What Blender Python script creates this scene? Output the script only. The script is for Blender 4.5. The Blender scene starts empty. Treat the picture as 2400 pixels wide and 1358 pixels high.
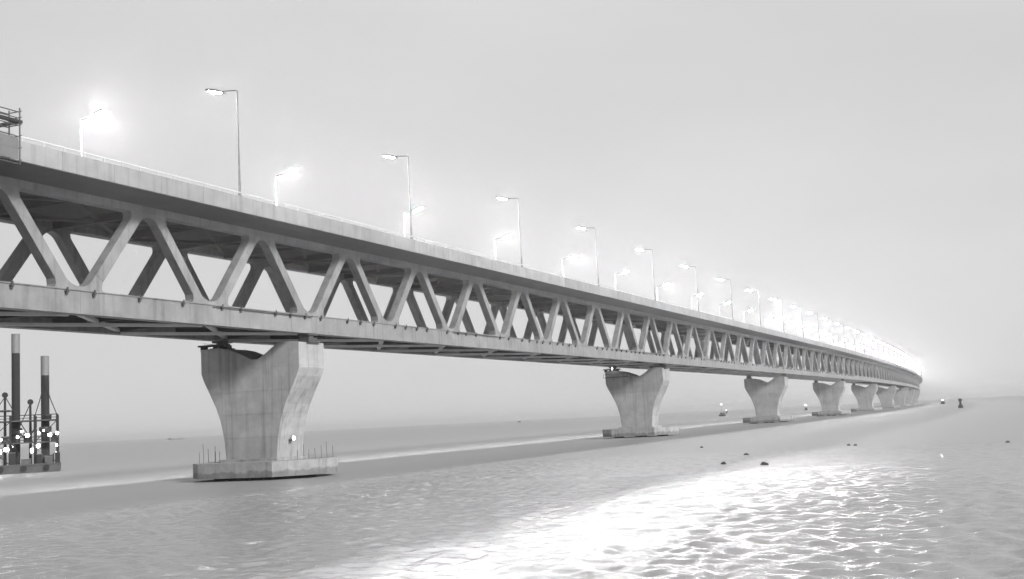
import bpy, math, random
import numpy as np
from mathutils import Matrix, Vector

rnd = random.Random(7)
scene = bpy.context.scene
col = scene.collection

# ------------------------------------------------------------------ camera
cam_d = bpy.data.cameras.new('camera')
cam = bpy.data.objects.new('camera', cam_d)
col.objects.link(cam)
right = Vector((0.40014, -0.91510, -0.04970))
up = Vector((-0.08109, -0.08937, 0.99269))
fwd = Vector((0.91286, 0.39319, 0.10997))
m = Matrix.Identity(4)
for i in range(3):
    m[i][0], m[i][1], m[i][2] = right[i], up[i], -fwd[i]
m[0][3], m[1][3], m[2][3] = -118.88, -77.98, 5.43
cam.matrix_world = m
cam_d.sensor_width = 36.0
cam_d.lens = 2761.6 / 2400 * 36.0
cam_d.clip_start = 0.5
cam_d.clip_end = 60000
scene.camera = cam

# ------------------------------------------------------------------ sky, sun, exposure
SUN_EL, SUN_AZ = math.radians(27), math.radians(-110)      # azimuth from +X, towards -Y
world = bpy.data.worlds.new('World')
scene.world = world
world.use_nodes = True
wt = world.node_tree
wt.nodes.clear()
w_out = wt.nodes.new('ShaderNodeOutputWorld')
w_bg = wt.nodes.new('ShaderNodeBackground')
w_sky = wt.nodes.new('ShaderNodeTexSky')
w_sky.sky_type = 'NISHITA'
w_sky.sun_disc = False
w_sky.sun_elevation = SUN_EL
w_sky.sun_rotation = math.radians(90) - SUN_AZ
w_sky.dust_density = 6.0
w_bw = wt.nodes.new('ShaderNodeRGBToBW')
w_mix = wt.nodes.new('ShaderNodeMix')
w_mix.data_type = 'RGBA'
w_mix.inputs[0].default_value = 0.93                     # thick even cloud over the clear sky
w_mix.inputs[7].default_value = (7.1, 7.1, 7.1, 1)
w_bg.inputs[1].default_value = 0.1
wt.links.new(w_sky.outputs[0], w_bw.inputs[0])
wt.links.new(w_bw.outputs[0], w_mix.inputs[6])
w_tc = wt.nodes.new('ShaderNodeTexCoord')
w_mp = wt.nodes.new('ShaderNodeMapping')
w_mp.inputs['Scale'].default_value = (1.0, 1.0, 2.6)
w_nz = wt.nodes.new('ShaderNodeTexNoise')
w_nz.inputs['Scale'].default_value = 2.2
w_nz.inputs['Detail'].default_value = 5
w_rg = wt.nodes.new('ShaderNodeMapRange')
w_rg.inputs['From Min'].default_value = 0.3
w_rg.inputs['From Max'].default_value = 0.7
w_rg.inputs['To Min'].default_value = 0.94
w_rg.inputs['To Max'].default_value = 1.06
w_ml = wt.nodes.new('ShaderNodeMix')
w_ml.data_type = 'RGBA'
w_ml.blend_type = 'MULTIPLY'
w_ml.inputs[0].default_value = 1.0
wt.links.new(w_tc.outputs['Generated'], w_mp.inputs['Vector'])
wt.links.new(w_mp.outputs[0], w_nz.inputs['Vector'])
wt.links.new(w_nz.outputs['Fac'], w_rg.inputs['Value'])
wt.links.new(w_mix.outputs[2], w_ml.inputs[6])
wt.links.new(w_rg.outputs[0], w_ml.inputs[7])
wt.links.new(w_ml.outputs[2], w_bg.inputs[0])
wt.links.new(w_bg.outputs[0], w_out.inputs[0])

sun_d = bpy.data.lights.new('sun', 'SUN')
sun_d.energy = 5.0
sun_d.angle = math.radians(14)
sun_d.color = (1.0, 1.0, 1.0)
sun = bpy.data.objects.new('sun', sun_d)
col.objects.link(sun)
sv = Vector((math.cos(SUN_EL) * math.cos(SUN_AZ), math.cos(SUN_EL) * math.sin(SUN_AZ), math.sin(SUN_EL)))
sun.rotation_euler = sv.to_track_quat('Z', 'Y').to_euler()
sun.location = (0, -200, 200)

vs = scene.view_settings
vs.view_transform = 'Standard'
vs.look = 'None'
vs.exposure = 0.0
vs.gamma = 1.0
scene.cycles.use_denoising = True
scene.cycles.sample_clamp_indirect = 4.0
scene.cycles.sample_clamp_direct = 0.0
scene.cycles.max_bounces = 6
scene.cycles.volume_bounces = 1

# ------------------------------------------------------------------ materials
def grey(v):
    return (v, v, v, 1)

def new_mat(name):
    mt = bpy.data.materials.new(name)
    mt.use_nodes = True
    nt = mt.node_tree
    b = nt.nodes['Principled BSDF']
    return mt, nt, b

def surf_mat(name, v, rough=0.7, var=0.25, scale=0.5, metal=0.0, bump=0.0, streak=0.0, stretch=(1, 1, 1), tide=0.0):
    """grey surface with blotches, optional vertical streaks and fine relief"""
    mt, nt, b = new_mat(name)
    N = nt.nodes.new
    geo = N('ShaderNodeNewGeometry')
    mp = N('ShaderNodeMapping')
    mp.inputs['Scale'].default_value = stretch
    nt.links.new(geo.outputs['Position'], mp.inputs['Vector'])
    n1 = N('ShaderNodeTexNoise')
    n1.inputs['Scale'].default_value = scale
    n1.inputs['Detail'].default_value = 7
    n1.inputs['Roughness'].default_value = 0.65
    nt.links.new(mp.outputs[0], n1.inputs['Vector'])
    r1 = N('ShaderNodeMapRange')
    r1.inputs['From Min'].default_value = 0.3
    r1.inputs['From Max'].default_value = 0.7
    r1.inputs['To Min'].default_value = v * (1 - var)
    r1.inputs['To Max'].default_value = v * (1 + var * 0.6)
    nt.links.new(n1.outputs['Fac'], r1.inputs['Value'])
    last = r1.outputs[0]
    if streak:
        m2 = N('ShaderNodeMapping')
        m2.inputs['Scale'].default_value = (1.7, 1.7, 0.08)
        nt.links.new(geo.outputs['Position'], m2.inputs['Vector'])
        n2 = N('ShaderNodeTexNoise')
        n2.inputs['Scale'].default_value = 1.0
        n2.inputs['Detail'].default_value = 5
        nt.links.new(m2.outputs[0], n2.inputs['Vector'])
        r2 = N('ShaderNodeMapRange')
        r2.inputs['From Min'].default_value = 0.5
        r2.inputs['From Max'].default_value = 0.72
        r2.inputs['To Min'].default_value = 1.0
        r2.inputs['To Max'].default_value = 1 - streak
        nt.links.new(n2.outputs['Fac'], r2.inputs['Value'])
        mu = N('ShaderNodeMath')
        mu.operation = 'MULTIPLY'
        nt.links.new(last, mu.inputs[0])
        nt.links.new(r2.outputs[0], mu.inputs[1])
        last = mu.outputs[0]
    oi = N('ShaderNodeObjectInfo')
    rr = N('ShaderNodeMapRange')
    rr.inputs['To Min'].default_value = 0.91
    rr.inputs['To Max'].default_value = 1.08
    nt.links.new(oi.outputs['Random'], rr.inputs['Value'])
    mt_ = N('ShaderNodeMath')
    mt_.operation = 'MULTIPLY'
    nt.links.new(last, mt_.inputs[0])
    nt.links.new(rr.outputs[0], mt_.inputs[1])
    last = mt_.outputs[0]
    if tide:                                       # wet band and growth left by the river, ragged top edge
        sp = N('ShaderNodeSeparateXYZ')
        nt.links.new(geo.outputs['Position'], sp.inputs[0])
        nz = N('ShaderNodeTexNoise')
        nz.inputs['Scale'].default_value = 1.1
        nz.inputs['Detail'].default_value = 6
        nt.links.new(geo.outputs['Position'], nz.inputs['Vector'])
        ad = N('ShaderNodeMath')
        ad.operation = 'MULTIPLY_ADD'
        ad.inputs[1].default_value = -1.1
        nt.links.new(nz.outputs['Fac'], ad.inputs[0])
        nt.links.new(sp.outputs['Z'], ad.inputs[2])
        tr = N('ShaderNodeMapRange')
        tr.inputs['From Min'].default_value = tide - 0.62
        tr.inputs['From Max'].default_value = tide - 0.4
        tr.inputs['To Min'].default_value = 0.6
        tr.inputs['To Max'].default_value = 1.0
        nt.links.new(ad.outputs[0], tr.inputs['Value'])
        mm = N('ShaderNodeMath')
        mm.operation = 'MULTIPLY'
        nt.links.new(last, mm.inputs[0])
        nt.links.new(tr.outputs[0], mm.inputs[1])
        last = mm.outputs[0]
    nt.links.new(last, b.inputs['Base Color'])
    b.inputs['Roughness'].default_value = rough
    b.inputs['Metallic'].default_value = metal
    if bump:
        n3 = N('ShaderNodeTexNoise')
        n3.inputs['Scale'].default_value = 3.0
        n3.inputs['Detail'].default_value = 6
        nt.links.new(geo.outputs['Position'], n3.inputs['Vector'])
        bp = N('ShaderNodeBump')
        bp.inputs['Strength'].default_value = bump
        bp.inputs['Distance'].default_value = 0.05
        nt.links.new(n3.outputs['Fac'], bp.inputs['Height'])
        nt.links.new(bp.outputs[0], b.inputs['Normal'])
    return mt

def emit_mat(name, strength):
    mt, nt, b = new_mat(name)
    b.inputs['Base Color'].default_value = grey(0.8)
    b.inputs['Emission Color'].default_value = (1, 1, 1, 1)
    b.inputs['Emission Strength'].default_value = strength
    return mt

M = {
    'steel': surf_mat('painted_steel', 0.215, 0.55, 0.24, 0.45, streak=0.32),
    'steel_light': surf_mat('pale_painted_steel', 0.5, 0.5, 0.15, 0.6),
    'concrete': surf_mat('pier_concrete', 0.31, 0.85, 0.22, 0.45, bump=0.3, streak=0.35),
    'cap': surf_mat('pile_cap_concrete', 0.29, 0.9, 0.3, 0.6, bump=0.4, streak=0.3, tide=1.0),
    'parapet': surf_mat('parapet_concrete', 0.25, 0.8, 0.2, 0.5, bump=0.2, streak=0.3),
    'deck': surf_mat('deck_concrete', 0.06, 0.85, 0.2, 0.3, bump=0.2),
    'dark': surf_mat('dark_fittings', 0.06, 0.6, 0.3, 1.0),
    'galv': surf_mat('galvanised_steel', 0.14, 0.6, 0.15, 1.5),
    'rail': surf_mat('rail_steel', 0.5, 0.45, 0.15, 1.5),
    'black': surf_mat('black_steel', 0.012, 0.85, 0.4, 0.8),
    'shaded_steel': surf_mat('shaded_painted_steel', 0.04, 0.7, 0.3, 0.5),  # same paint as the truss, with under-deck shade put into its colour
    'rust': surf_mat('weathered_steel', 0.06, 0.8, 0.4, 1.2),
    'white': surf_mat('white_paint', 0.75, 0.5, 0.15, 0.8),
    'hull': surf_mat('hull_paint', 0.05, 0.6, 0.4, 0.6),
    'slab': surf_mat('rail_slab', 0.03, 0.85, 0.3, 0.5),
    'lens': emit_mat('lamp_lens', 6600),
    'lens_dim': emit_mat('dimmer_lamp_lens', 1800),
    'work': emit_mat('work_lamp_lens', 40),
    'far_lamp': emit_mat('boat_lamp_lens', 60),
}

# ------------------------------------------------------------------ mesh helpers
class MB:
    def __init__(self):
        self.v, self.f = [], []
    def add(self, verts, faces):
        o = len(self.v)
        self.v += [tuple(p) for p in verts]
        self.f += [tuple(i + o for i in f) for f in faces]
        return self
    def box(self, x0, x1, y0, y1, z0, z1):
        return self.add([(x0, y0, z0), (x1, y0, z0), (x1, y1, z0), (x0, y1, z0), (x0, y0, z1), (x1, y0, z1), (x1, y1, z1), (x0, y1, z1)],
                        [(0, 3, 2, 1), (4, 5, 6, 7), (0, 1, 5, 4), (1, 2, 6, 5), (2, 3, 7, 6), (3, 0, 4, 7)])
    def bar(self, a, b, w, h, upv=(0, 0, 1)):
        a, b = Vector(a), Vector(b)
        d = (b - a).normalized()
        s = d.cross(Vector(upv))
        if s.length < 1e-4:
            s = d.cross(Vector((1, 0, 0)))
        s.normalize()
        u = s.cross(d)
        vs_ = []
        for p in (a, b):
            for sx, sy in ((-1, -1), (1, -1), (1, 1), (-1, 1)):
                vs_.append(p + s * (sx * w / 2) + u * (sy * h / 2))
        return self.add(vs_, [(0, 1, 2, 3), (7, 6, 5, 4), (0, 4, 5, 1), (1, 5, 6, 2), (2, 6, 7, 3), (3, 7, 4, 0)])
    def tube(self, pts, radii, n=8):
        pts = [Vector(p) for p in pts]
        if not isinstance(radii, (list, tuple)):
            radii = [radii] * len(pts)
        rings = []
        o = len(self.v)
        for i, p in enumerate(pts):
            d = (pts[min(i + 1, len(pts) - 1)] - pts[max(i - 1, 0)]).normalized()
            ref = Vector((0, 0, 1)) if abs(d.z) < 0.9 else Vector((1, 0, 0))
            s = d.cross(ref).normalized()
            u = s.cross(d)
            for j in range(n):
                a = 2 * math.pi * j / n
                self.v.append(tuple(p + (s * math.cos(a) + u * math.sin(a)) * radii[i]))
        for i in range(len(pts) - 1):
            for j in range(n):
                k = (j + 1) % n
                self.f.append((o + i * n + j, o + i * n + k, o + (i + 1) * n + k, o + (i + 1) * n + j))
        self.f.append(tuple(o + j for j in range(n))[::-1])
        self.f.append(tuple(o + (len(pts) - 1) * n + j for j in range(n)))
        return self
    def prism(self, poly, axis, a, b):
        """poly of 2-D points extruded along axis ('x','y','z') from a to b"""
        n = len(poly)
        def P(p, t):
            return {'x': (t, p[0], p[1]), 'y': (p[0], t, p[1]), 'z': (p[0], p[1], t)}[axis]
        vs_ = [P(p, a) for p in poly] + [P(p, b) for p in poly]
        fs = [tuple(range(n))[::-1], tuple(range(n, 2 * n))]
        for i in range(n):
            j = (i + 1) % n
            fs.append((i, j, n + j, n + i))
        return self.add(vs_, fs)
    def mesh(self, name, mat, smooth=False):
        me = bpy.data.meshes.new(name)
        me.from_pydata(self.v, [], self.f)
        me.materials.append(M[mat])
        if smooth:
            me.polygons.foreach_set('use_smooth', [True] * len(me.polygons))
        import bmesh
        bm = bmesh.new()
        bm.from_mesh(me)
        bmesh.ops.recalc_face_normals(bm, faces=bm.faces)
        bm.to_mesh(me)
        bm.free()
        return me

def place(name, me, parent=None, loc=(0, 0, 0), rz=0.0, kind=None):
    o = bpy.data.objects.new(name, me)
    col.objects.link(o)
    o.location = loc
    o.rotation_euler = (0, 0, rz)
    if parent is not None:
        o.parent = parent
    if kind:
        o['kind'] = kind
    return o

def thing(name, label, cat, loc=(0, 0, 0), rz=0.0, group=None):
    o = bpy.data.objects.new(name, None)
    col.objects.link(o)
    o.location = loc
    o.rotation_euler = (0, 0, rz)
    o['label'] = label
    o['category'] = cat
    if group:
        o['group'] = group
    return o

def tag(o, label, cat, group=None):
    o['label'] = label
    o['category'] = cat
    if group:
        o['group'] = group
    return o

ONES = ['', 'first', 'second', 'third', 'fourth', 'fifth', 'sixth', 'seventh', 'eighth', 'ninth', 'tenth', 'eleventh', 'twelfth', 'thirteenth',
        'fourteenth', 'fifteenth', 'sixteenth', 'seventeenth', 'eighteenth', 'nineteenth']
TENS = {2: ('twentieth', 'twenty'), 3: ('thirtieth', 'thirty'), 4: ('fortieth', 'forty'), 5: ('fiftieth', 'fifty')}
def ordinal(n):
    if n < 20:
        return ONES[n]
    t, o = divmod(n, 10)
    return TENS[t][0] if o == 0 else TENS[t][1] + '-' + ONES[o]

# ------------------------------------------------------------------ alignment of the bridge
S0, RAD = 300.0, 14000.0
def heading(s):
    return max(0.0, s - S0) / RAD
def path(s, off=0.0, z=0.0):
    """point at chainage s, off metres to the far side of the near truss"""
    if s <= S0:
        x, y = s, 0.0
    else:
        a = (s - S0) / RAD
        x, y = S0 + RAD * math.sin(a), RAD * (1 - math.cos(a))
    h = heading(s)
    return Vector((x - math.sin(h) * off, y + math.cos(h) * off, z))

PAN = 18.75
YF = 12.43                                       # far truss
ZC0, ZC1 = 16.84, 19.0                           # bottom chord
ZT0, ZT1 = 27.24, 27.95                          # top chord
K0, K1, K2 = -6, 56, 112                         # panels built singly up to K1, joined beyond
EDGE_N, EDGE_F = -4.74, YF + 4.74
ZP0, ZP1 = 28.32, 30.0                           # parapet panel

# ------------------------------------------------------------------ water
def water():
    mt, nt, b = new_mat('river_water')
    N = nt.nodes.new
    geo = N('ShaderNodeNewGeometry')
    heights = []
    for sc, stretch, rot, amp, det in ((0.10, (1, 0.55, 1), 0.5, 0.30, 3), (1.6, (1, 0.7, 1), 0.25, 0.13, 3), (4.0, (1, 0.8, 1), 0.7, 0.075, 3)):
        mp = N('ShaderNodeMapping')
        mp.inputs['Rotation'].default_value = (0, 0, rot)
        mp.inputs['Scale'].default_value = stretch
        nt.links.new(geo.outputs['Position'], mp.inputs['Vector'])
        n = N('ShaderNodeTexNoise')
        n.inputs['Scale'].default_value = sc
        n.inputs['Detail'].default_value = det
        n.inputs['Roughness'].default_value = 0.55
        nt.links.new(mp.outputs[0], n.inputs['Vector'])
        mu = N('ShaderNodeMath')
        mu.operation = 'MULTIPLY'
        mu.inputs[1].default_value = amp
        nt.links.new(n.outputs['Fac'], mu.inputs[0])
        heights.append(mu.outputs[0])
    a1 = N('ShaderNodeMath'); a1.operation = 'ADD'
    nt.links.new(heights[0], a1.inputs[0]); nt.links.new(heights[1], a1.inputs[1])
    a2 = N('ShaderNodeMath'); a2.operation = 'ADD'
    nt.links.new(a1.outputs[0], a2.inputs[0]); nt.links.new(heights[2], a2.inputs[1])
    bp = N('ShaderNodeBump')
    bp.inputs['Strength'].default_value = 1.0
    bp.inputs['Distance'].default_value = 0.55
    nt.links.new(a2.outputs[0], bp.inputs['Height'])
    nt.links.new(bp.outputs[0], b.inputs['Normal'])
    b.inputs['Base Color'].default_value = grey(0.235)       # silt-laden river
    ra = N('ShaderNodeAttribute')
    ra.attribute_name = 'ripple'
    nt.links.new(ra.outputs['Fac'], b.inputs['Roughness'])
    b.inputs['IOR'].default_value = 1.33
    # one sheet: finely gridded and rippled near the bridge, running flat to the horizon
    def graded(lo, a, b, hi, d, g, g2=1.06):
        mid = list(np.arange(a, b, d))
        out, st, p = [], d, mid[-1]
        while p < hi:
            st *= g
            p += st
            out.append(p)
        left, st, p = [], d, a
        while p > lo:
            st *= g2
            p -= st
            left.append(p)
        return np.array(left[::-1] + mid + out)
    X = graded(-1500, -98, 28, 13000, 0.18, 1.022)
    Y = graded(-7000, -86, -14, 13000, 0.18, 1.03)
    nx, ny = len(X), len(Y)
    sx, sy = np.gradient(X), np.gradient(Y)
    GX, GY = np.meshgrid(X, Y, indexing='ij')
    SP = np.maximum(sx[:, None], sy[None, :])
    Z = np.zeros_like(GX)
    lost = np.zeros_like(GX)                       # slope variance of ripples finer than the grid
    rs = np.random.RandomState(3)
    t = np.clip((GX + 45 + 6 * np.sin(GY * 0.11)) / 150, 0, 1)
    calm = 1 - 0.8 * t * t * (3 - 2 * t)           # the chop dies down up-river
    for i in range(72):
        lam = 0.42 * (2.7 / 0.42) ** (i / 71.0)
        th = 2.6 + rs.normal(0, 1.1)
        k = 2 * np.pi / lam
        amp = WAVE * lam ** 0.8 * rs.uniform(0.6, 1.4)
        att = np.clip((lam / SP - 2.6) / 3.5, 0, 1) * calm
        lost += (1 - att ** 2) * (amp * k) ** 2 / 2
        Z += amp * att * np.sin(k * (GX * np.cos(th) + GY * np.sin(th)) + rs.uniform(0, 6.28) + 0.8 * np.sin(GX * 0.05 + i) + 0.8 * np.sin(GY * 0.06 + 2 * i))
    gust = 0.8 + 0.35 * np.sin(GX * 0.045 + 1.3 * np.sin(GY * 0.03)) * np.sin(GY * 0.07 + 0.6)
    Z *= gust
    co = np.stack([GX, GY, Z], -1).reshape(-1, 3)
    ii, jj = np.meshgrid(np.arange(nx - 1), np.arange(ny - 1), indexing='ij')
    q = (ii * ny + jj).ravel()
    faces = np.stack([q, q + ny, q + ny + 1, q + 1], -1)
    me = bpy.data.meshes.new('river_water')
    me.vertices.add(len(co))
    me.vertices.foreach_set('co', co.ravel())
    me.loops.add(faces.size)
    me.loops.foreach_set('vertex_index', faces.ravel().astype(np.int32))
    me.polygons.add(len(faces))
    me.polygons.foreach_set('loop_start', np.arange(0, faces.size, 4, dtype=np.int32))
    me.polygons.foreach_set('use_smooth', np.ones(len(faces), dtype=bool))
    me.update(calc_edges=True)
    at = me.attributes.new('ripple', 'FLOAT', 'POINT')
    at.data.foreach_set('value', np.clip(0.06 + 0.40 * lost / lost.max(), 0.06, 0.6).ravel().astype(np.float32))
    me.materials.append(mt)
    o = place('water', me)
    o['kind'] = 'structure'
    print('water verts', len(co))
    return o
WAVE = 0.0060
water()

# ------------------------------------------------------------------ the bridge
bridge = thing('truss_bridge', 'long double-deck steel truss bridge curving away across the river', 'bridge')

# --- mesh pieces, local to a node: x along the bridge, y across, z up
HD, HW = 0.52, 0.55                               # half depth, half width of a diagonal
A, B = (1.5, 19.0), (8.15, 27.24)
dx, dz = B[0] - A[0], B[1] - A[1]
ln = math.hypot(dx, dz)
ux, uz = dx / ln, dz / ln
def diag_poly(sgn):
    a = (A[0] - ux * 0.9, A[1] - uz * 0.9)
    b = (B[0] + ux * 0.55, B[1] + uz * 0.55)
    nx, nz = -uz * HW, ux * HW
    return [(sgn * (a[0] + nx), a[1] + nz), (sgn * (a[0] - nx), a[1] - nz), (sgn * (b[0] - nx), b[1] - nz), (sgn * (b[0] + nx), b[1] + nz)]
def diag_mesh(sgn):
    mb = MB().prism(diag_poly(sgn), 'y', -HD, HD)
    for t0, t1 in ((1.7, 2.9), (8.0, 9.2)):       # bolted splice plates, proud of the webs
        nx, nz = -uz * (HW - 0.08), ux * (HW - 0.08)
        q = [(A[0] + ux * t, A[1] + uz * t) for t in (t0, t1)]
        mb.prism([(sgn * (q[0][0] + nx), q[0][1] + nz), (sgn * (q[0][0] - nx), q[0][1] - nz), (sgn * (q[1][0] - nx), q[1][1] - nz), (sgn * (q[1][0] + nx), q[1][1] + nz)], 'y', -HD - 0.03, HD + 0.03)
    return mb.mesh('diagonal', 'steel')
me_diag = {s: diag_mesh(s) for s in (1, -1)}

def gusset_bottom():
    mb = MB()
    k = dx / dz
    ins = HW / uz
    pts = [(A[0] - ins, 18.9)]
    e = A[0] + 0.85 * k - ins
    n = 8
    pts.append((e, A[1] + 0.85))
    for i in range(1, n):
        t = 1 - 2 * i / n
        pts.append((e * t, A[1] + 0.32 + 0.53 * t * t))
    pts.append((-e, A[1] + 0.85))
    pts.append((-(A[0] - ins), 18.9))
    mb.prism(pts, 'y', -HD - 0.012, HD + 0.012)
    for s in (1, -1):
        o1 = A[0] + ins
        p = [(s * (o1 - 0.3), 18.9), (s * (o1 + 1.0), 18.9), (s * (o1 + 0.72), 19.12), (s * (o1 + 0.62), 19.35), (s * (o1 + 0.9 * k - 0.02), 19.9), (s * (o1 + 0.9 * k - 0.3), 19.9)]
        mb.prism(p, 'y', -HD - 0.012, HD + 0.012)
    return mb.mesh('gusset_plate', 'steel')
def gusset_top():
    mb = MB()
    k = dx / dz
    ins = HW / uz
    h = 9.375
    e0 = h - B[0]
    pts = [(-(e0 - ins + 0.02), 27.34)]
    e = e0 + 0.8 * k - ins
    pts.append((-e, B[1] - 0.8))
    n = 8
    for i in range(1, n):
        t = -1 + 2 * i / n
        pts.append((e * t, B[1] - 0.3 - 0.5 * t * t))
    pts += [(e, B[1] - 0.8), (e0 - ins + 0.02, 27.34)]
    mb.prism(pts, 'y', -HD - 0.012, HD + 0.012)
    for s in (1, -1):
        o1 = e0 + ins
        p = [(s * (o1 - 0.35), 27.34), (s * (o1 + 0.8), 27.34), (s * (o1 + 0.6), 27.1), (s * (o1 + 0.52), 26.9), (s * (o1 + 0.75 * k), 26.4), (s * (o1 + 0.75 * k - 0.4), 26.4)]
        mb.prism(p, 'y', -HD - 0.012, HD + 0.012)
    return mb.mesh('gusset_plate', 'steel')
me_gb, me_gt = gusset_bottom(), gusset_top()

def chord_mesh(z0, z1, half, name, flange):
    mb = MB().box(-PAN / 2 + 0.01, PAN / 2 - 0.01, -half, half, z0, z1)
    if flange:                                    # top and bottom flange lips and a splice plate
        mb.box(-PAN / 2 + 0.012, PAN / 2 - 0.012, -half - 0.10, half + 0.10, z1 - 0.09, z1 + 0.01)
        mb.box(-PAN / 2 + 0.012, PAN / 2 - 0.012, -half - 0.06, half + 0.06, z0 - 0.01, z0 + 0.07)
        mb.box(5.2, 6.6, -half - 0.022, half + 0.022, z0 + 0.25, z1 - 0.25)
    return mb.mesh(name, 'steel')
me_cb = chord_mesh(ZC0, ZC1, 0.6, 'bottom_chord', True)
me_ct = chord_mesh(ZT0, ZT1, 0.6, 'top_chord', False)

# road deck: concrete slab with thin wings
DECK = [(EDGE_N + 0.28, 28.36), (-2.6, 28.22), (-0.75, 27.97), (0.75, 27.97), (1.6, 28.2), (YF - 1.6, 28.2), (YF - 0.75, 27.97), (YF + 0.75, 27.97),
        (YF + 2.6, 28.22), (EDGE_F - 0.28, 28.36), (EDGE_F - 0.28, 28.75), (EDGE_N + 0.28, 28.75)]
me_deck = MB().prism(DECK, 'x', -PAN / 2 + 0.006, PAN / 2 - 0.006).mesh('deck_section', 'deck')

# parapet panel, three to a truss panel
PP = PAN / 3
def parapet_mesh(edge, sgn):
    e = edge
    poly = [(e, ZP0), (e + sgn * 0.27, ZP0), (e + sgn * 0.27, 28.9), (e + sgn * 0.42, 28.9), (e + sgn * 0.30, ZP1 - 0.06), (e + sgn * 0.26, ZP1), (e + sgn * 0.03, ZP1), (e, ZP1 - 0.05)]
    return MB().prism(poly, 'x', -PP / 2 + 0.02, PP / 2 - 0.02).mesh('parapet_panel', 'parapet')
me_pn, me_pf = parapet_mesh(EDGE_N, 1), parapet_mesh(EDGE_F, -1)

def rail_mesh(y):
    mb = MB()
    mb.box(-PAN / 2 + 0.02, PAN / 2 - 0.02, y - 0.05, y + 0.05, ZP1 + 0.34, ZP1 + 0.44)
    n = 8
    for i in range(n):
        x = -PAN / 2 + (i + 0.5) * PAN / n
        mb.box(x - 0.05, x + 0.05, y - 0.045, y + 0.045, ZP1 - 0.01, ZP1 + 0.345)
    return mb.mesh('rail', 'rail')
me_rn, me_rf = rail_mesh(EDGE_N + 0.16), rail_mesh(EDGE_F - 0.16)

# cross beams and wind bracing
def beam_mesh(z0, z1, name, mat, w=0.5):
    mb = MB().box(-w / 2, w / 2, 0.6, YF - 0.6, z0, z0 + 0.06).box(-0.08, 0.08, 0.6, YF - 0.6, z0 + 0.06, z1 - 0.06).box(-w / 2, w / 2, 0.6, YF - 0.6, z1 - 0.06, z1)
    return mb.mesh(name, mat)
me_xb = beam_mesh(17.15, 18.35, 'cross_beam', 'shaded_steel')
me_xt = beam_mesh(27.1, 27.9, 'cross_beam', 'shaded_steel')
def brace_mesh(sgn, z, mat, w=0.55):
    y0, y1 = (0.6, YF - 0.6) if sgn > 0 else (YF - 0.6, 0.6)
    return MB().bar((0.2, y0, z + 0.012 * sgn), (PAN - 0.2, y1, z + 0.012 * sgn), w, 0.3).mesh('wind_brace', mat)
me_wb = {s: brace_mesh(s, 17.05 + 0.16 * s, 'steel_light') for s in (1, -1)}
me_wt = {s: brace_mesh(s, 27.5 + 0.16 * s, 'shaded_steel', 0.4) for s in (1, -1)}
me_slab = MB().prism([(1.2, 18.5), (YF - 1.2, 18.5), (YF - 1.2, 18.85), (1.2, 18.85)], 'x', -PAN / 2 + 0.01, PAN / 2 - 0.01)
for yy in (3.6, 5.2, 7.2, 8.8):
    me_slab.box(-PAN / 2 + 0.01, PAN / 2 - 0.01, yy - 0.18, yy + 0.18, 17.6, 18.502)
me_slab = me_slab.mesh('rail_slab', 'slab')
me_brk = MB().box(-0.16, 0.16, -0.9, -0.6, 18.66, 18.8).box(-0.08, 0.08, -0.88, -0.82, 18.7, 19.12).box(-0.12, 0.12, -0.8, -0.602, 18.45, 18.68).mesh('bracket', 'dark')
me_tray = MB().box(-PAN / 2 + 0.05, PAN / 2 - 0.05, -0.91, -0.74, 18.79, 18.86).mesh('cable_tray', 'dark')

def put(name, me, s, off=0.0):
    return place(name, me, bridge, path(s, off), heading(s))

for k in range(K0, K1):
    s, sm = k * PAN, (k + 0.5) * PAN
    for off in (0.0, YF):
        put('diagonal', me_diag[1], s, off)
        put('diagonal', me_diag[-1], s + PAN, off)
        put('bottom_chord', me_cb, sm, off)
        put('top_chord', me_ct, sm, off)
        if k < 34:
            put('gusset_plate', me_gb, s, off)
            put('gusset_plate', me_gt, sm, off)
    put('deck_section', me_deck, sm)
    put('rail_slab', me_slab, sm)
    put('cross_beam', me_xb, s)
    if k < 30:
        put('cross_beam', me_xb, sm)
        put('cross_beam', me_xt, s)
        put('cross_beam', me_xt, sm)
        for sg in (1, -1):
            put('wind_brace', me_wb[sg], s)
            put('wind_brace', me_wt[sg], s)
    if k < 26:
        for i in range(6):
            if rnd.random() < 0.74:
                put('bracket', me_brk, s + (i + 0.5) * PAN / 6 + rnd.uniform(-0.4, 0.4))
    if k in (-1, 2, 6, 7, 10):
        put('cable_tray', me_tray, sm)
    for i in range(3):
        if k < 40:
            put('parapet_panel', me_pn, s + (i + 0.5) * PP)
    put('rail', me_rn, sm)
    put('rail', me_rf, sm)

# everything farther off, and what the picture hides, joined
far = MB()
def bake(me, s, off=0.0):
    R = Matrix.Translation(path(s, off)) @ Matrix.Rotation(heading(s), 4, 'Z')
    far.add([R @ v.co for v in me.vertices], [tuple(p.vertices) for p in me.polygons])
for k in range(K1, K2):
    s, sm = k * PAN, (k + 0.5) * PAN
    for off in (0.0, YF):
        bake(me_diag[1], s, off); bake(me_diag[-1], s + PAN, off); bake(me_cb, sm, off); bake(me_ct, sm, off)
    bake(me_deck, sm); bake(me_slab, sm); bake(me_rn, sm); bake(me_rf, sm)
place('distant_truss', far.mesh('distant_truss', 'steel'), bridge, kind='stuff')
far = MB()
for k in range(K0, K2):
    for i in range(3):
        s = k * PAN + (i + 0.5) * PP
        if k >= 40:
            bake(me_pn, s)
        bake(me_pf, s)
place('distant_parapet', far.mesh('distant_parapet', 'parapet'), bridge, kind='stuff')

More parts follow.
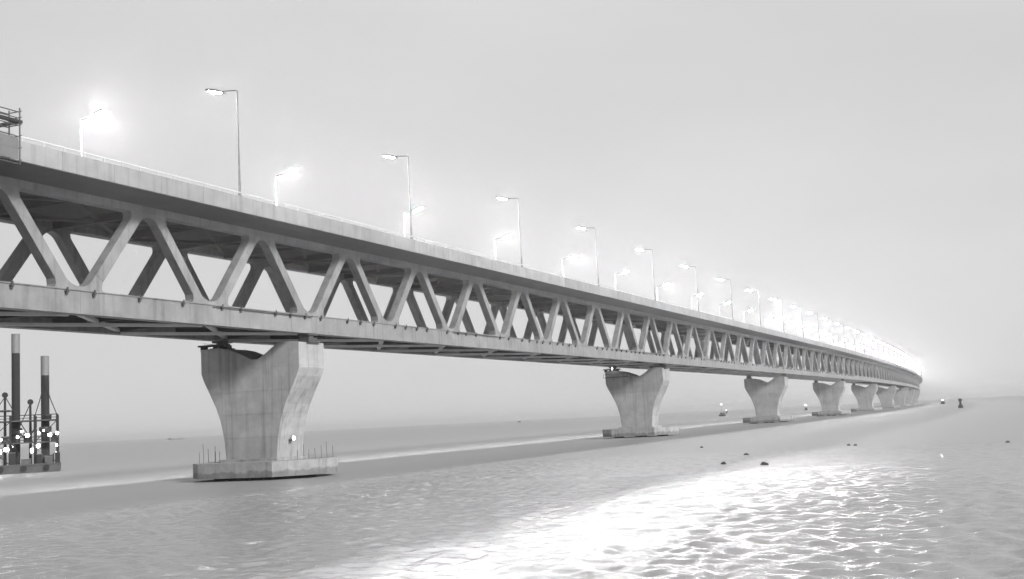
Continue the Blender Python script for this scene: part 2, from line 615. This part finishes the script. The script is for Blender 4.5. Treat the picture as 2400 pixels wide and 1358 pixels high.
# hanging maintenance scaffold on the near parapet, far left
def scaffold():
    s0, s1, y0, y1, z0, z1 = -56.5, -49.6, -6.0, -4.86, 27.6, 32.3
    t = thing('hanging_scaffold', 'tube scaffold cage hung over the near parapet at far left', 'scaffold', (s0, y0, z0))
    T = Vector((s0, y0, z0))
    def part(name, mb, mat):
        me = mb.mesh(name, mat)
        me.transform(Matrix.Translation(-T))
        return place(name, me, t)
    xs = [s0, s0 + 2.3, s0 + 4.6, s1]
    for x in xs:
        for y in (y0, y1):
            part('upright', MB().tube([(x, y, z0), (x, y, z1 + rnd.uniform(-0.2, 0.3))], 0.06, 6), 'rust')
    for z in (27.9, 28.9, 29.9, 30.8, 31.4, 31.9):
        for y in (y0, y1):
            part('ledger', MB().tube([(s0 - 0.1, y + 0.06, z), (s1 + 0.1, y + 0.06, z)], 0.045, 6), 'rust')
        for x in (xs[-1], xs[-2]):
            part('transom', MB().tube([(x + 0.08, y0 - 0.1, z + 0.08), (x + 0.08, y1 + 0.1, z + 0.08)], 0.045, 6), 'rust')
    part('platform', MB().box(s0, s1, y0 + 0.12, y1 - 0.12, 27.66, 27.74), 'rust')
    part('netting', MB().box(s0 + 0.1, s1 - 0.12, y0 + 0.02, y0 + 0.04, 28.0, 29.8), 'galv')
    part('hanger_beam', MB().box(s0 - 0.2, s1 + 0.25, y0 - 0.05, y0 + 0.3, 31.0, 31.25), 'black')
    part('hanger_beam', MB().box(s1 - 0.2, s1 + 0.12, y0 - 0.1, -3.6, 30.98, 31.22), 'black')
scaffold()

# ------------------------------------------------------------------ piers
CY = 6.6
PROF = [(2.3, 3.75), (4.4, 3.95), (5.8, 4.2), (7.0, 4.5), (8.6, 5.1), (10.5, 6.1), (11.8, 6.8), (12.8, 7.2), (15.75, 7.22)]
def half_at(z):
    for (z0, h0), (z1, h1) in zip(PROF, PROF[1:]):
        if z <= z1:
            return h0 + (h1 - h0) * (z - z0) / (z1 - z0)
    return PROF[-1][1]
def lift_mesh(z0, z1, top=None, shrink=0.0, mat='concrete'):
    """one concrete lift of the column, corners chamfered"""
    zs = sorted({z0, z1} | {z for z, h in PROF if z0 < z < z1})
    side = [(half_at(z) - shrink, z) for z in zs]
    out = [(CY + h, z) for h, z in side] + (top or []) + [(CY - h, z) for h, z in side[::-1]]
    hs, c = 2.62 - shrink, 0.2
    n = len(out)
    vs_ = []
    for sx_, ins in ((-hs, c), (-hs + c, 0), (hs - c, 0), (hs, c)):
        for y, z in out:
            d = y - CY
            if abs(d) > 3.5:
                d -= math.copysign(ins, d)
            vs_.append((sx_, CY + d, z))
    fs = []
    for i in range(3):
        for j in range(n):
            k = (j + 1) % n
            fs.append((i * n + j, i * n + k, (i + 1) * n + k, (i + 1) * n + j))
    L = len(zs)
    for base in (0, 3 * n):
        if top:
            fs.append(tuple(base + i for i in range(n)))
            continue
        for i in range(L - 1):
            fs.append((base + i, base + i + 1, base + n - 2 - i, base + n - 1 - i))

    return MB().add(vs_, fs).mesh('pier_lift', mat)
TOP = [(11.2, 15.78), (9.6, 15.5), (7.6, 14.75), (6.3, 14.1), (5.4, 14.1), (4.2, 14.75), (2.6, 15.7), (1.4, 16.0)]
LIFTS = [(2.3, 4.92), (4.95, 7.62), (7.65, 10.32), (10.35, 13.02)]
me_lifts = [lift_mesh(a_, b_) for a_, b_ in LIFTS] + [lift_mesh(13.05, 15.75, TOP)]
me_core = lift_mesh(2.4, 13.6, None, 0.03, 'concrete')
def oct_poly(hs, hy, c, cx=0, cy=CY):
    return [(cx - hs + c, cy - hy), (cx + hs - c, cy - hy), (cx + hs, cy - hy + c), (cx + hs, cy + hy - c), (cx + hs - c, cy + hy), (cx - hs + c, cy + hy), (cx - hs, cy + hy - c), (cx - hs, cy - hy + c)]
me_cap = MB().prism(oct_poly(6.0, 8.6, 3.4), 'z', 0.35, 2.1).prism(oct_poly(3.3, 4.4, 0.4), 'z', 2.09, 2.42).mesh('pile_cap', 'cap')
me_bear = MB().box(-1.3, 1.3, -0.95, 0.95, 15.7, 15.95).box(-0.9, 0.9, -0.75, 0.75, 15.95, 16.35).tube([(0, 0, 16.34), (0, 0, 16.6)], 0.7, 16).box(-1.0, 1.0, -0.8, 0.8, 16.6, 16.85).mesh('bearing', 'dark')
PIERS = []
for i in range(13):
    s = 150.0 * i
    lab = ['first flared concrete pier from the left, largest, with a V-notched top', 'second flared concrete pier from the left, standing alone mid-picture',
           'third flared concrete pier from the left with a sky gap in its notched top'][i] if i < 3 else ordinal(i + 1) + ' flared concrete pier from the left under the bridge'
    t = thing('bridge_pier', lab, 'bridge pier', path(s), heading(s), 'concrete piers carrying the bridge')
    for me in me_lifts:
        place('pier_lift', me, t)
    place('pier_core', me_core, t)
    place('pile_cap', me_cap, t)
    place('bearing', me_bear, t, (0, 0.0, 0))
    place('bearing', me_bear, t, (0, YF, 0))
    if i < 4:
        for a in range(6):
            an = a * math.pi / 3 + 0.3
            px_, py_ = 3.9 * math.cos(an), CY + 6.0 * math.sin(an)
            place('pile', MB().tube([(px_ * 1.25, CY + (py_ - CY) * 1.25, -5), (px_, py_, 0.4)], 0.9, 14).mesh('pile', 'rust'), t)
    PIERS.append(t)

# starter bars, stage and clutter on the first piers
def rebar(t, pts, hmin, hmax):
    for (x, y) in pts:
        h = rnd.uniform(hmin, hmax)
        place('starter_bar', MB().tube([(x, y, 2.05), (x + rnd.uniform(-0.06, 0.06), y + rnd.uniform(-0.06, 0.06), 2.1 + h)], 0.03, 5).mesh('starter_bar', 'rust'), t)
rebar(PIERS[0], [(-1.5 + rnd.uniform(-1.5, 1.5), CY + 6.0 + 0.42 * i) for i in range(6)], 1.2, 2.6)
rebar(PIERS[0], [(-1.5 + 0.7 * i, CY - 5.6 - 0.35 * i + rnd.uniform(-0.2, 0.2)) for i in range(7)], 0.9, 2.0)
def top_works(t, ys):
    for y in ys:
        place('support_stool', MB().box(-2.2, -1.5, y - 1.9, y - 1.3, 15.52, 16.3).box(-2.2, -1.5, y + 1.0, y + 1.6, 15.52, 16.1).box(-2.35, -1.35, y - 2.2, y + 1.9, 16.12, 16.32).mesh('support_stool', 'black'), t)
        place('guard_rail', MB().bar((-2.3, y - 3.0, 16.0), (-2.3, y + 1.0, 16.5), 0.05, 0.05).bar((-2.3, y - 2.4, 15.3), (-2.3, y - 2.4, 16.2), 0.05, 0.05).bar((-2.3, y - 0.9, 15.5), (-2.3, y - 0.9, 16.4), 0.05, 0.05).mesh('guard_rail', 'rust'), t)
top_works(PIERS[0], (YF,))
top_works(PIERS[1], (YF, 1.0))
place('work_platform', MB().box(-3.3, -2.66, 8.0, YF + 1.6, 14.2, 14.3).box(-3.3, -3.24, 8.0, YF + 1.6, 15.0, 15.06).box(-3.3, -3.24, 8.0, 8.06, 14.3, 15.05).box(-3.3, -3.24, YF + 1.5, YF + 1.56, 14.3, 15.05).mesh('work_platform', 'black'), PIERS[1])

# ------------------------------------------------------------------ street lamps
def ellipsoid_bowl(mb, cx, cy, cz, rx, ry, rz, n=14, r=5):
    vs_ = []
    for i in range(r):
        a = i / r * math.pi / 2
        for j in range(n):
            b_ = 2 * math.pi * j / n
            vs_.append((cx + rx * math.cos(a) * math.cos(b_), cy + ry * math.cos(a) * math.sin(b_), cz - rz * math.sin(a)))
    vs_.append((cx, cy, cz - rz))
    fs = []
    for i in range(r - 1):
        for j in range(n):
            k = (j + 1) % n
            fs.append((i * n + j, i * n + k, (i + 1) * n + k, (i + 1) * n + j))
    for j in range(n):
        fs.append(((r - 1) * n + j, (r - 1) * n + (j + 1) % n, r * n))
    fs.append(tuple(range(n)))
    mb.add(vs_, fs)
    return mb

HZ = 41.35 - ZP1
me_pole = MB().tube([(0, 0, 0), (0, 0, 0.25)], 0.2, 12).tube([(0, 0, 0.24), (0, 0, 1.6)], 0.14, 12).tube([(0, 0, 1.59), (0, 0, HZ)], [0.12, 0.075], 10).mesh('pole', 'galv')
me_base = MB().box(-0.28, 0.28, -0.2, 0.2, -0.02, 0.05).mesh('base_plate', 'galv')
me_arm = MB().tube([(0, 0, HZ - 0.05), (0, 0.15, HZ + 0.06), (0, 1.2, HZ + 0.16), (0, 2.3, HZ + 0.26)], [0.07, 0.065, 0.055, 0.05], 8).mesh('arm', 'galv')
me_head = MB().prism([(-1.05, -0.06), (-1.05, 0.05), (-0.5, 0.2), (0.6, 0.17), (0.95, 0.05), (0.95, -0.06)], 'x', -0.49, 0.49).mesh('lamp_head', 'galv')
TILT = math.radians(14)
me_lens = ellipsoid_bowl(MB(), 0, 0, -0.062, 0.44, 0.86, 0.13).mesh('lens', 'lens', True)
me_lens_dim = ellipsoid_bowl(MB(), 0, 0, -0.062, 0.40, 0.8, 0.13).mesh('lens', 'lens_dim', True)
NL = 46
for row in ('near', 'far'):
    for i in range(NL):
        s = -18.75 + 37.5 * i
        if row == 'near':
            p, rz, lab = path(s, EDGE_N + 0.26, ZP1), heading(s), 'street lamp on the near parapet, %s from the left, arm reaching over the road' % ordinal(i + 1)
        else:
            p, rz, lab = path(s, EDGE_F - 0.26, ZP1), heading(s) + math.pi, 'street lamp on the far parapet, %s from the left, glaring towards the viewer' % ordinal(i + 1)
        t = thing('street_lamp', lab, 'street lamp', p, rz, 'lit street lamps along the %s side of the road' % row)
        for nm, me in (('pole', me_pole), ('base_plate', me_base), ('arm', me_arm)):
            place(nm, me, t)
        hd = place('lamp_head', me_head, t, (0, 2.85, HZ + 0.36))
        hd.rotation_euler = (TILT, 0, 0)
        place('lens', me_lens_dim if row == 'near' else me_lens, hd)

# ------------------------------------------------------------------ floodlights on the structure
def floodlight(label, loc, rz):
    t = thing('floodlight', label, 'floodlight', loc, rz)
    place('bracket', MB().box(-0.06, 0.06, -0.1, 0.5, -0.35, -0.27).box(-0.3, -0.26, -0.12, -0.06, -0.35, 0.05).box(0.26, 0.3, -0.12, -0.06, -0.35, 0.05).mesh('bracket', 'dark'), t)
    place('housing', MB().prism([(-0.16, -0.22), (-0.16, 0.22), (0.1, 0.14), (0.1, -0.14)], 'x', -0.26, 0.26).mesh('housing', 'dark'), t)
    place('lens', MB().prism([(-0.23, -0.17), (-0.23, 0.17), (-0.158, 0.2), (-0.158, -0.2)], 'x', -0.23, 0.23).mesh('lens', 'work'), t)
floodlight('small lit floodlight low on the side of the largest pier', (-0.6, 2.15, 4.6), 0.0)
floodlight('small lit floodlight under the bottom chord beside the second pier', (147.0, 12.0, 16.3), 0.0)

# ------------------------------------------------------------------ piling barge, far left
def barge():
    T = Vector((55, 94, 0))
    t = thing('piling_barge', 'brightly lit work barge with two tall dark piling columns at far left', 'barge', T, math.radians(134))
    # local x: along the barge (screen left), y: away from the viewer
    def part(name, mb, mat, par=None, smooth=False):
        mb.v = [(a, -b_, c) for a, b_, c in mb.v]
        return place(name, mb.mesh(name, mat, smooth), par or t)
    part('hull', MB().prism([(-1, 0.25), (0, -0.6), (38, -0.6), (38, 1.5), (-1, 1.5)], 'y', -1.0, 12), 'hull')
    part('deck_edge', MB().box(-1.1, 38, -1.15, -0.95, 1.42, 1.7), 'rust')
    for x, y, z in ((1.75, 3.0, 18.6), (7.1, 5.0, 23.2)):
        c = part('spud_column', MB().tube([(x, y, -3), (x, y, z)], 0.78, 18), 'black', smooth=False)
        part('column_top', MB().tube([(x, y, z), (x, y, z + 3.8)], 0.8, 18), 'galv', c)
        part('collar', MB().tube([(x, y, 7.6), (x, y, 8.6)], 1.15, 18), 'rust', c)
    for x, z in ((4.4, 13.5), (8.9, 15.0)):
        w = part('hoist_mast', MB().tube([(x, 2.0, 1.5), (x, 2.0, z)], [0.3, 0.2], 8), 'black')
        part('sheave', MB().tube([(x, 1.7, z), (x, 2.3, z)], 0.55, 12), 'black', w)
    # piling frame decks
    for z in (5.6, 9.8):
        part('frame_deck', MB().box(-0.6, 22, 0.2, 8, z, z + 0.22), 'rust')
        part('frame_rail', MB().box(-0.6, 22, 0.16, 0.3, z + 1.08, z + 1.24).box(-0.6, 22, 0.2, 0.3, z + 0.55, z + 0.66), 'black')
    part('frame_deck', MB().box(8.0, 22, 0.2, 8, 11.9, 12.1), 'rust')
    for x in (-0.4, 3.6, 7.9, 12.4, 17, 21.8):
        for y in (0.3, 7.8):
            part('frame_post', MB().box(x - 0.2, x + 0.2, y - 0.2, y + 0.2, 1.5, 10.9), 'black')
    for x0, x1 in ((-0.4, 3.6), (7.9, 12.4), (12.4, 17)):
        part('brace', MB().bar((x0, 0.1, 1.6), (x1, 0.1, 5.6), 0.14, 0.14).bar((x1, 0.1, 5.8), (x0, 0.1, 9.8), 0.14, 0.14), 'black')
    for i, (x, y, z, w, d, h) in enumerate(((-0.9, -0.6, 1.7, 0.9, 1.2, 1.9), (0.4, -0.7, 1.7, 1.4, 1.0, 1.2), (2.2, -0.6, 1.7, 1.1, 1.4, 1.7), (4.2, -0.6, 1.7, 1.8, 1.3, 0.9), (7.0, -0.6, 1.7, 1.2, 1.2, 2.2), (-0.3, 0.6, 5.82, 1.1, 1.2, 1.4),
                                           (4.1, 0.7, 5.82, 1.5, 1.2, 1.7), (8.2, 0.6, 5.82, 1.3, 1.3, 1.2), (0.6, 1.0, 10.02, 1.0, 1.2, 0.8))):
        bx = part('equipment_box', MB().box(x, x + w, y, y + d, z, z + h), 'black' if i % 2 == 0 else 'rust')
        part('lid', MB().box(x - 0.06, x + w + 0.06, y - 0.06, y + d + 0.06, z + h, z + h + 0.1), 'galv', bx)
    part('hull_tyre', MB().tube([(1.5, -1.35, 0.9), (1.5, -1.05, 0.9)], 0.55, 14), 'black')
    part('hull_tyre', MB().tube([(5.5, -1.35, 0.9), (5.5, -1.05, 0.9)], 0.55, 14), 'black')
    part('hull_tyre', MB().tube([(9.5, -1.35, 0.9), (9.5, -1.05, 0.9)], 0.55, 14), 'black')
    for x0, z0, x1, z1 in ((-0.4, 10.8, 1.75, 17.0), (3.6, 10.8, 1.75, 17.5), (4.4, 13.2, 7.9, 5.7), (8.9, 14.8, 4.0, 5.8), (8.9, 14.6, 12.4, 9.9)):
        part('stay', MB().tube([(x0, 1.9, z0), ((x0 + x1) / 2, 1.9, (z0 + z1) / 2 - 0.25), (x1, 1.9, z1)], 0.09, 5), 'black')
    part('hose', MB().tube([(8.6, -0.4, 6.4), (7.2, -0.5, 5.2), (6.3, -0.5, 3.4), (6.6, -0.5, 1.9)], 0.22, 8), 'black')
    part('hose', MB().tube([(3.4, -0.3, 8.6), (4.3, -0.4, 7.2), (5.6, -0.4, 6.9), (6.6, -0.4, 7.8)], 0.16, 8), 'black')
    part('ladder', MB().box(-0.75, -0.65, 0.0, 0.1, 1.6, 10.8).box(-0.3, -0.2, 0.0, 0.1, 1.6, 10.8).add([], []), 'black')
    part('winch', MB().tube([(0.4, 1.2, 2.4), (3.0, 1.2, 2.4)], 0.85, 14).box(0.2, 0.4, 0.4, 2.0, 1.5, 3.5).box(3.0, 3.2, 0.4, 2.0, 1.5, 3.5), 'dark')
    h = part('deckhouse', MB().box(9, 20, 3, 9, 1.5, 4.6).box(8.6, 20.4, 2.6, 9.4, 4.6, 4.8), 'white')
    for x in (10.3, 12.6, 14.9, 17.2):
        part('window', MB().box(x, x + 1.2, 2.94, 3.0, 2.7, 3.8), 'black', h)
    part('crane_cab', MB().prism([(11, 5.82), (14, 5.82), (14, 8.2), (12.0, 8.6), (11, 7.6)], 'y', 1.2, 3.4), 'white')
    part('hose_reel', MB().tube([(15.2, 0.9, 7.1), (16.4, 0.9, 7.1)], 1.1, 16), 'dark')
    LAMPS = [(-0.4, 7.3, 1.1), (0.9, 7.0, 1.5), (2.9, 7.5, 0.9), (3.3, 6.8, 1.3), (4.9, 7.1, 1.4), (5.9, 7.9, 0.9), (6.6, 6.9, 1.2), (8.3, 7.2, 1.3), (9.6, 6.5, 1.0), (3.0, 5.0, 1.2), (4.1, 4.2, 1.5), (4.9, 5.1, 1.0),
             (8.6, 4.6, 1.6), (9.8, 4.2, 1.4), (10.4, 3.0, 1.2), (9.0, 2.7, 1.5), (7.9, 3.3, 0.8), (-0.3, 5.0, 0.7), (10.9, 2.2, 1.3), (8.2, 2.2, 0.9), (7.3, 5.2, 0.7), (11.5, 4.8, 1.7), (11.8, 7.0, 1.4), (1.9, 4.2, 0.6), (-0.2, 3.6, 0.6), (10.6, 5.6, 0.8), (2.0, 7.9, 0.7), (7.4, 7.9, 0.8)]
    for x, z, q in LAMPS[::2] + LAMPS[1::4]:
        q *= 0.8
        y = rnd.uniform(-0.3, 0.2)
        f = part('work_lamp', MB().box(x - 0.33 * q, x + 0.33 * q, y + 0.02, y + 0.3, z - 0.33 * q, z + 0.33 * q).bar((x, y + 0.2, z - 0.3 * q), (x, y + 0.25, z - 0.3 * q - 0.8), 0.08, 0.08), 'dark')
        lw, lh = rnd.uniform(0.16, 0.4) * q, rnd.uniform(0.2, 0.36) * q
        place('lens', MB().prism([(x - lw, z - lh * 0.7), (x - lw * 0.6, z - lh), (x + lw * 0.6, z - lh), (x + lw, z - lh * 0.7), (x + lw, z + lh * 0.7), (x + lw * 0.6, z + lh), (x - lw * 0.6, z + lh), (x - lw, z + lh * 0.7)], 'y', -y - 0.01, -y + 0.08).mesh('lens', 'work'), f)
barge()

# ------------------------------------------------------------------ boats, buoy, flotsam
def boat(label, loc, rz, L=16.0, lamp=5.0, k=1.0):
    t = thing('river_boat', label, 'boat', loc, rz, 'small lit boats far off on the river')
    def part(name, mb, mat):
        return place(name, mb.mesh(name, mat), t)
    part('hull', MB().add([(-L / 2, 0, 1.9), (-L / 2 + 1.5, -1.9, 1.1), (L / 2 - 2, -1.7, 1.0), (L / 2, 0, 1.7), (L / 2 - 2, 1.7, 1.0), (-L / 2 + 1.5, 1.9, 1.1),
                           (-L / 2 + 1.5, 0, -0.3), (-L / 2 + 2.5, -1.2, -0.3), (L / 2 - 3, -1.1, -0.3), (L / 2 - 1.5, 0, -0.3), (L / 2 - 3, 1.1, -0.3), (-L / 2 + 2.5, 1.2, -0.3)],
                          [(0, 1, 2, 3, 4, 5), (6, 7, 8, 9, 10, 11), (0, 1, 7, 6), (1, 2, 8, 7), (2, 3, 9, 8), (3, 4, 10, 9), (4, 5, 11, 10), (5, 0, 6, 11)]), 'hull')
    part('cabin', MB().box(-L * 0.3, L * 0.1, -1.2, 1.2, 1.0, 2.9).box(-L * 0.32, L * 0.12, -1.4, 1.4, 2.9, 3.0), 'rust')
    part('mast', MB().tube([(0, 0, 2.9), (0, 0, lamp)], 0.07, 6), 'rust')
    place('lamp', ellipsoid_bowl(MB(), 0, 0, lamp + 0.35, 0.35 * k, 0.35 * k, 0.35 * k).mesh('lamp', 'far_lamp', True), t)
boat('tiny boat with a white light on the horizon left of the second pier', (2050, 855, 0), 0.9, 12, 5.5, 1.3)
boat('tiny lit boat on the horizon just right of the second pier', (1440, 292, 0), 0.4, 9, 4.2, 1.0)
boat('lit boat seen just left of the third pier, its light high on a mast', (830, 151, 0), 0.7, 10, 9.5, 1.1)
boat('lit boat between the third and fourth piers', (1207, 148, 0), 0.3, 10, 5.5, 1.2)
boat('lit boat between the fourth and fifth piers', (1100, 75, 0), 0.3, 10, 10.0, 1.4)
boat('lit boat just right of where the bridge ends', (1100, -1, 0), 0.3, 9, 3.9, 1.1)
def far_barge():
    t = thing('cargo_barge', 'low dark cargo barge on the far horizon left of the largest pier', 'barge', (1840, 1535, 0), math.radians(-35))
    place('hull', MB().prism([(-16, 1.6), (-14, -0.3), (14, -0.3), (17, 2.2), (14, 1.5)], 'y', -3, 3).mesh('hull', 'hull'), t)
    place('wheelhouse', MB().box(-13, -9, -2, 2, 1.5, 4.0).mesh('wheelhouse', 'hull'), t)
far_barge()
def buoy():
    t = thing('channel_buoy', 'dark upright channel buoy near the horizon right of the bridge', 'buoy', (535.8, -45.3, 0))
    place('float', MB().tube([(0, 0, -0.5), (0, 0, 0.2), (0, 0, 1.4), (0, 0, 1.8)], [1.0, 1.2, 1.2, 0.7], 16).mesh('float', 'black'), t)
    place('tower', MB().tube([(0, 0, 1.8), (0, 0, 3.6)], [0.65, 0.5], 10).mesh('tower', 'black'), t)
    place('top_mark', MB().tube([(0, 0, 3.6), (0, 0, 3.75), (0, 0, 4.9)], [0.5, 1.0, 0.9], 12).mesh('top_mark', 'black'), t)
buoy()
def lump(name, label, cat, loc, L, mat, seed, group=None, h=0.22):
    r_ = random.Random(seed)
    n, rr = 14, 5
    vs_, fs = [], []
    for i in range(rr):
        a = i / rr * math.pi / 2
        for j in range(n):
            b_ = 2 * math.pi * j / n
            q = 1 + r_.uniform(-0.18, 0.18)
            vs_.append((L / 2 * math.cos(a) * math.cos(b_) * q, L * 0.3 * math.cos(a) * math.sin(b_) * q, -0.08 + (h + 0.08) * math.sin(a) * (1 + r_.uniform(-0.2, 0.25))))
    vs_.append((0, 0, h))
    for i in range(rr - 1):
        for j in range(n):
            k = (j + 1) % n
            fs.append((i * n + j, i * n + k, (i + 1) * n + k, (i + 1) * n + j))
    for j in range(n):
        fs.append(((rr - 1) * n + j, (rr - 1) * n + (j + 1) % n, rr * n))
    o = place(name, MB().add(vs_, fs).mesh(name, mat, True), None, loc, r_.uniform(0.9, 1.5) + math.pi)
    tag(o, label, cat, group)
G = 'dark lumps drifting on the river'
lump('floating_debris', 'dark lump floating on the river, left of the three large ones', 'debris', (-1.2, -49.4, 0), 0.72, 'black', 1, G)
lump('floating_debris', 'dark lump floating on the river, middle and farthest of the three large ones', 'debris', (19.3, -47.2, 0), 0.78, 'black', 2, G)
lump('floating_debris', 'largest dark lump floating on the river, right of the three large ones', 'debris', (-5.7, -54.4, 0), 0.86, 'black', 3, G, 0.28)
lump('floating_debris', 'small dark speck floating nearest to the second pier', 'debris', (51.9, -33.4, 0), 0.6, 'hull', 4, G)
lump('floating_debris', 'left speck of a close pair floating on the river', 'debris', (38.5, -56.2, 0), 0.6, 'hull', 5, G)
lump('floating_debris', 'right speck of a close pair floating on the river', 'debris', (37.5, -57.2, 0), 0.6, 'hull', 6, G)
lump('floating_debris', 'grey speck floating alone near the right edge of the picture', 'debris', (29.2, -75.3, 0), 0.6, 'hull', 7, G)
lump('white_float', 'small white float on the calm water at right', 'float', (-1.3, -70.0, 0), 0.42, 'white', 8, None, 0.3)

# ------------------------------------------------------------------ haze
def haze():
    mt = bpy.data.materials.new('haze')
    mt.use_nodes = True
    nt = mt.node_tree
    nt.nodes.clear()
    out = nt.nodes.new('ShaderNodeOutputMaterial')
    pv = nt.nodes.new('ShaderNodeVolumePrincipled')
    pv.inputs['Color'].default_value = grey(0.96)
    pv.inputs['Density'].default_value = 0.00017
    pv.inputs['Anisotropy'].default_value = 0.88
    nt.links.new(pv.outputs[0], out.inputs['Volume'])
    mb = MB().box(-1600, 13100, -7100, 13100, -6.0, 46.0)
    me = bpy.data.meshes.new('haze')
    me.from_pydata(mb.v, [], mb.f)
    me.materials.append(mt)
    o = place('haze', me)
    o['kind'] = 'stuff'
haze()
